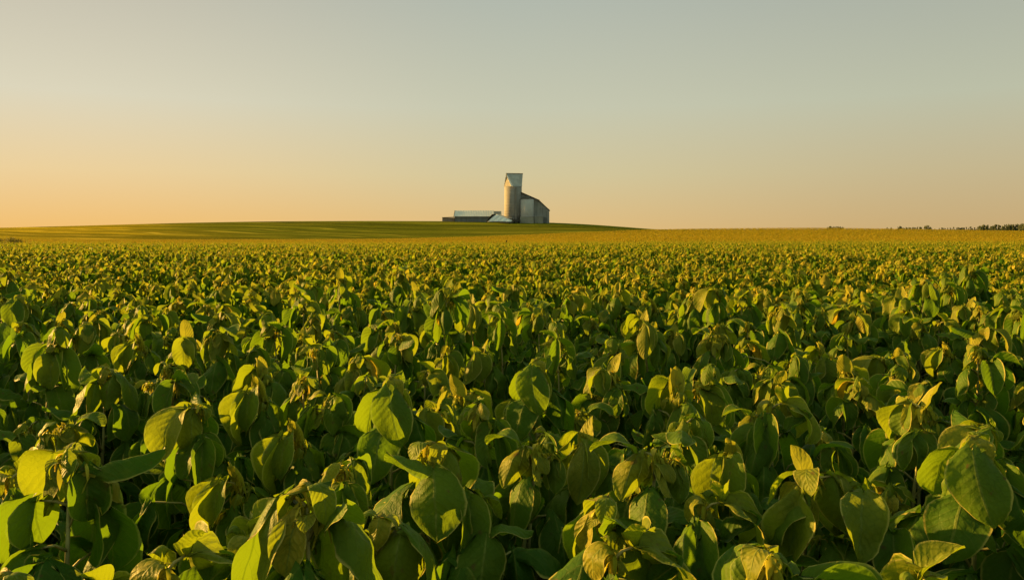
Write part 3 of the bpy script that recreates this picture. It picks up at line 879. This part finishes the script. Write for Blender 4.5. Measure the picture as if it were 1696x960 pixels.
for px, top, k, lab in ((1469, 375.2, 3, 'thin low tree standing alone left of the broken horizon tree row'),
                        (1476, 376.5, 0, 'small round tree just right of the thin low horizon tree'),
                        (1491.5, 374.2, 1, 'pointed tree at the left end of the broken horizon tree row'),
                        (1524, 374.0, 3, 'thin upright tree near the right end of the broken horizon tree row'),
                        (1535, 373.2, 2, 'broad dark tree tallest in the broken horizon tree row'),
                        (1540.5, 375.6, 0, 'round tree leaning on the right of the tallest tree in the broken row'),
                        (1548.5, 377.8, 3, 'tiny tree after the gap at the right end of the broken row')):
    put_tree(px, top, 760, k, lab, G, .85)
for px in np.arange(1487, 1532, 3.6):
    put_tree(px + random.uniform(-1, 1), 376.2 + random.uniform(-.6, .9), 780 + random.uniform(-25, 25), random.choice((0, 1, 2)), 'low tree in the broken horizon tree row', G, .8)
for px in np.arange(1556, 1626, 3.4):
    put_tree(px + random.uniform(-1, 1), 376.6 - (px - 1556) * .015 + random.uniform(-.9, 1.0), 780 + random.uniform(-25, 25), int(random.random() * 4), 'mid-sized tree in the thin row left of the dense tree belt', G, .75)
for px in np.arange(1622, 1722, 2.2):
    top = 373.0 - max(0, px - 1640) * .028 + random.uniform(-1.6, 1.6) + math.sin(px * .33) * .8
    put_tree(px + random.uniform(-1.2, 1.2), top, 740 + random.uniform(-30, 30), int(random.random() * 4), 'tall tree in the dense belt on the right edge of the horizon', G, .62)
# dark weedy shrubs at the left edge
SHR = [crown_mesh(80 + k, 1.3, 1.6, .1, 420, .11, M['crown2']) for k in range(2)]
mb = MB()
for a in range(5): mb.tube([(0, 0, -.1), (math.cos(a * 1.3) * .2, math.sin(a * 1.3) * .2, .6), (math.cos(a * 1.3) * .45, math.sin(a * 1.3) * .45, 1.05)], [.02, .015, .006], 5)
so = mb.build('stems', M['bark'], None); sm = so.data; bpy.data.objects.remove(so)
LAB = ['dark low shrub cut by the left edge at the rim of the golden band', 'second dark shrub from the left edge at the rim of the golden band',
       'dark shrub in the middle of the left shrub row', 'dark shrub before the last one in the left shrub row', 'smallest dark shrub, right end of the left shrub row']
for k, (px, top) in enumerate(((-2, 395.6), (9, 396.0), (18, 396.8), (26, 398.4), (33.5, 399.8))):
    dist = 62.0; x = (px - 848) / F * dist; z = float(ground_z(x, dist))
    h = EYE - (top - 379) / F * dist - z
    s = empty('shrub', (x, dist + (k % 2) * .5, z), k * 1.3); s.scale = (.42, .42, max(h, .5) / 1.3)
    tag(s, LAB[k], 'shrub', 'dark shrubs at the left edge')
    link('crown', SHR[k % 2], s); link('stem', sm, s)
# lone dead weed standing above the golden band
dist = 44.0; x = (838 - 848) / F * dist; z = float(ground_z(x, dist)); ztp = EYE - (397.6 - 379) / F * dist
wd = empty('dead_weed', (x, dist, z)); tag(wd, 'lone brown dead weed poking up before the golden band below the farm', 'weed')
M['dead'] = plain('dead_stalk', (0.05, 0.032, 0.015), .9, .1)
mb = MB(); mb.tube([(0, 0, -.05), (.01, 0, (ztp - z) * .5), (.02, 0, ztp - z - .06)], [.012, .010, .008], 6); on_ = mb.build('stem', M['dead'], wd)
mb = MB(); mb.tube([(.02, 0, ztp - z - .13), (.025, 0, ztp - z - .09), (.03, 0, ztp - z - .04), (.045, 0, ztp - z)], [.015, .045, .04, .01], 8); mb.build('seed_head', M['dead'], wd)

# ------------------------------------------------------------------ sky, sun, camera
w = bpy.data.worlds.new('World'); C.world = w; w.use_nodes = True
nt = w.node_tree; b = NB(nt)
bg = nt.nodes['Background']; bg.inputs[1].default_value = BG
sky = b.n('ShaderNodeTexSky'); sky.sky_type = 'NISHITA'; sky.sun_disc = False
sky.sun_elevation = SUN_EL; sky.sun_rotation = SUN_AZ
sky.air_density = 1.0; sky.dust_density = 3.0; sky.ozone_density = 1.0
tc = b.n('ShaderNodeTexCoord').outputs['Generated']
nv = b.n('ShaderNodeVectorMath', operation='NORMALIZE'); b.set(nv.inputs[0], tc)
sep = b.n('ShaderNodeSeparateXYZ'); b.set(sep.inputs[0], nv.outputs[0])
x, y, z = sep.outputs
az = b.math('ADD', b.math('MULTIPLY', x, math.sin(SUN_AZ)), b.math('MULTIPLY', y, math.cos(SUN_AZ)))
e = b.math('DIVIDE', z, 0.30, clamp=True)
def ramp3(c0, c1, c2, c3): return b.ramp(e, [(0.0, srgb(*c0)), (0.22, srgb(*c1)), (0.50, srgb(*c2)), (1.0, srgb(*c3))])
sunside = ramp3((243, 192, 112), (237, 209, 156), (221, 214, 188), (192, 187, 171))
middle = ramp3((224, 188, 126), (211, 198, 154), (198, 199, 175), (174, 182, 172))
away = ramp3((201, 170, 118), (197, 182, 142), (188, 191, 167), (165, 172, 163))
g = b.mix(b.smooth(az, -0.19, 0.375), away, middle)
g = b.mix(b.smooth(az, 0.33, 0.84), g, sunside)
g = b.mix(1.0, g, (K, K, K), 'MULTIPLY')
up = b.smooth(z, 0.30, 0.75)
nis = b.mix(1.0, sky.outputs[0], (1.5, 1.36, 0.62), 'MULTIPLY')
final = b.mix(up, g, nis)
nt.links.new(final, bg.inputs[0])

sl = bpy.data.lights.new('sun', 'SUN'); sl.energy = 5.0; sl.angle = R(0.9); sl.color = (1.0, 0.545, 0.125)
so = bpy.data.objects.new('sun', sl); COL.objects.link(so)
sd = Vector((math.sin(SUN_AZ) * math.cos(SUN_EL), math.cos(SUN_AZ) * math.cos(SUN_EL), math.sin(SUN_EL)))
so.rotation_euler = sd.to_track_quat('Z', 'Y').to_euler()

cam = bpy.data.cameras.new('camera'); cam.lens = 36.0 * F / 1696.0; cam.sensor_width = 36.0
cam.shift_y = -101.0 / 1696.0; cam.clip_end = 20000; cam.clip_start = 0.05
co = bpy.data.objects.new('camera', cam); COL.objects.link(co)
co.location = (0, 0, EYE); co.rotation_euler = (R(90), 0, 0); C.camera = co
vs = C.view_settings; vs.view_transform = 'Standard'; vs.look = 'None'; vs.exposure = EXPOSURE; vs.gamma = 1.0
C.cycles.max_bounces = 6; C.cycles.transparent_max_bounces = 4
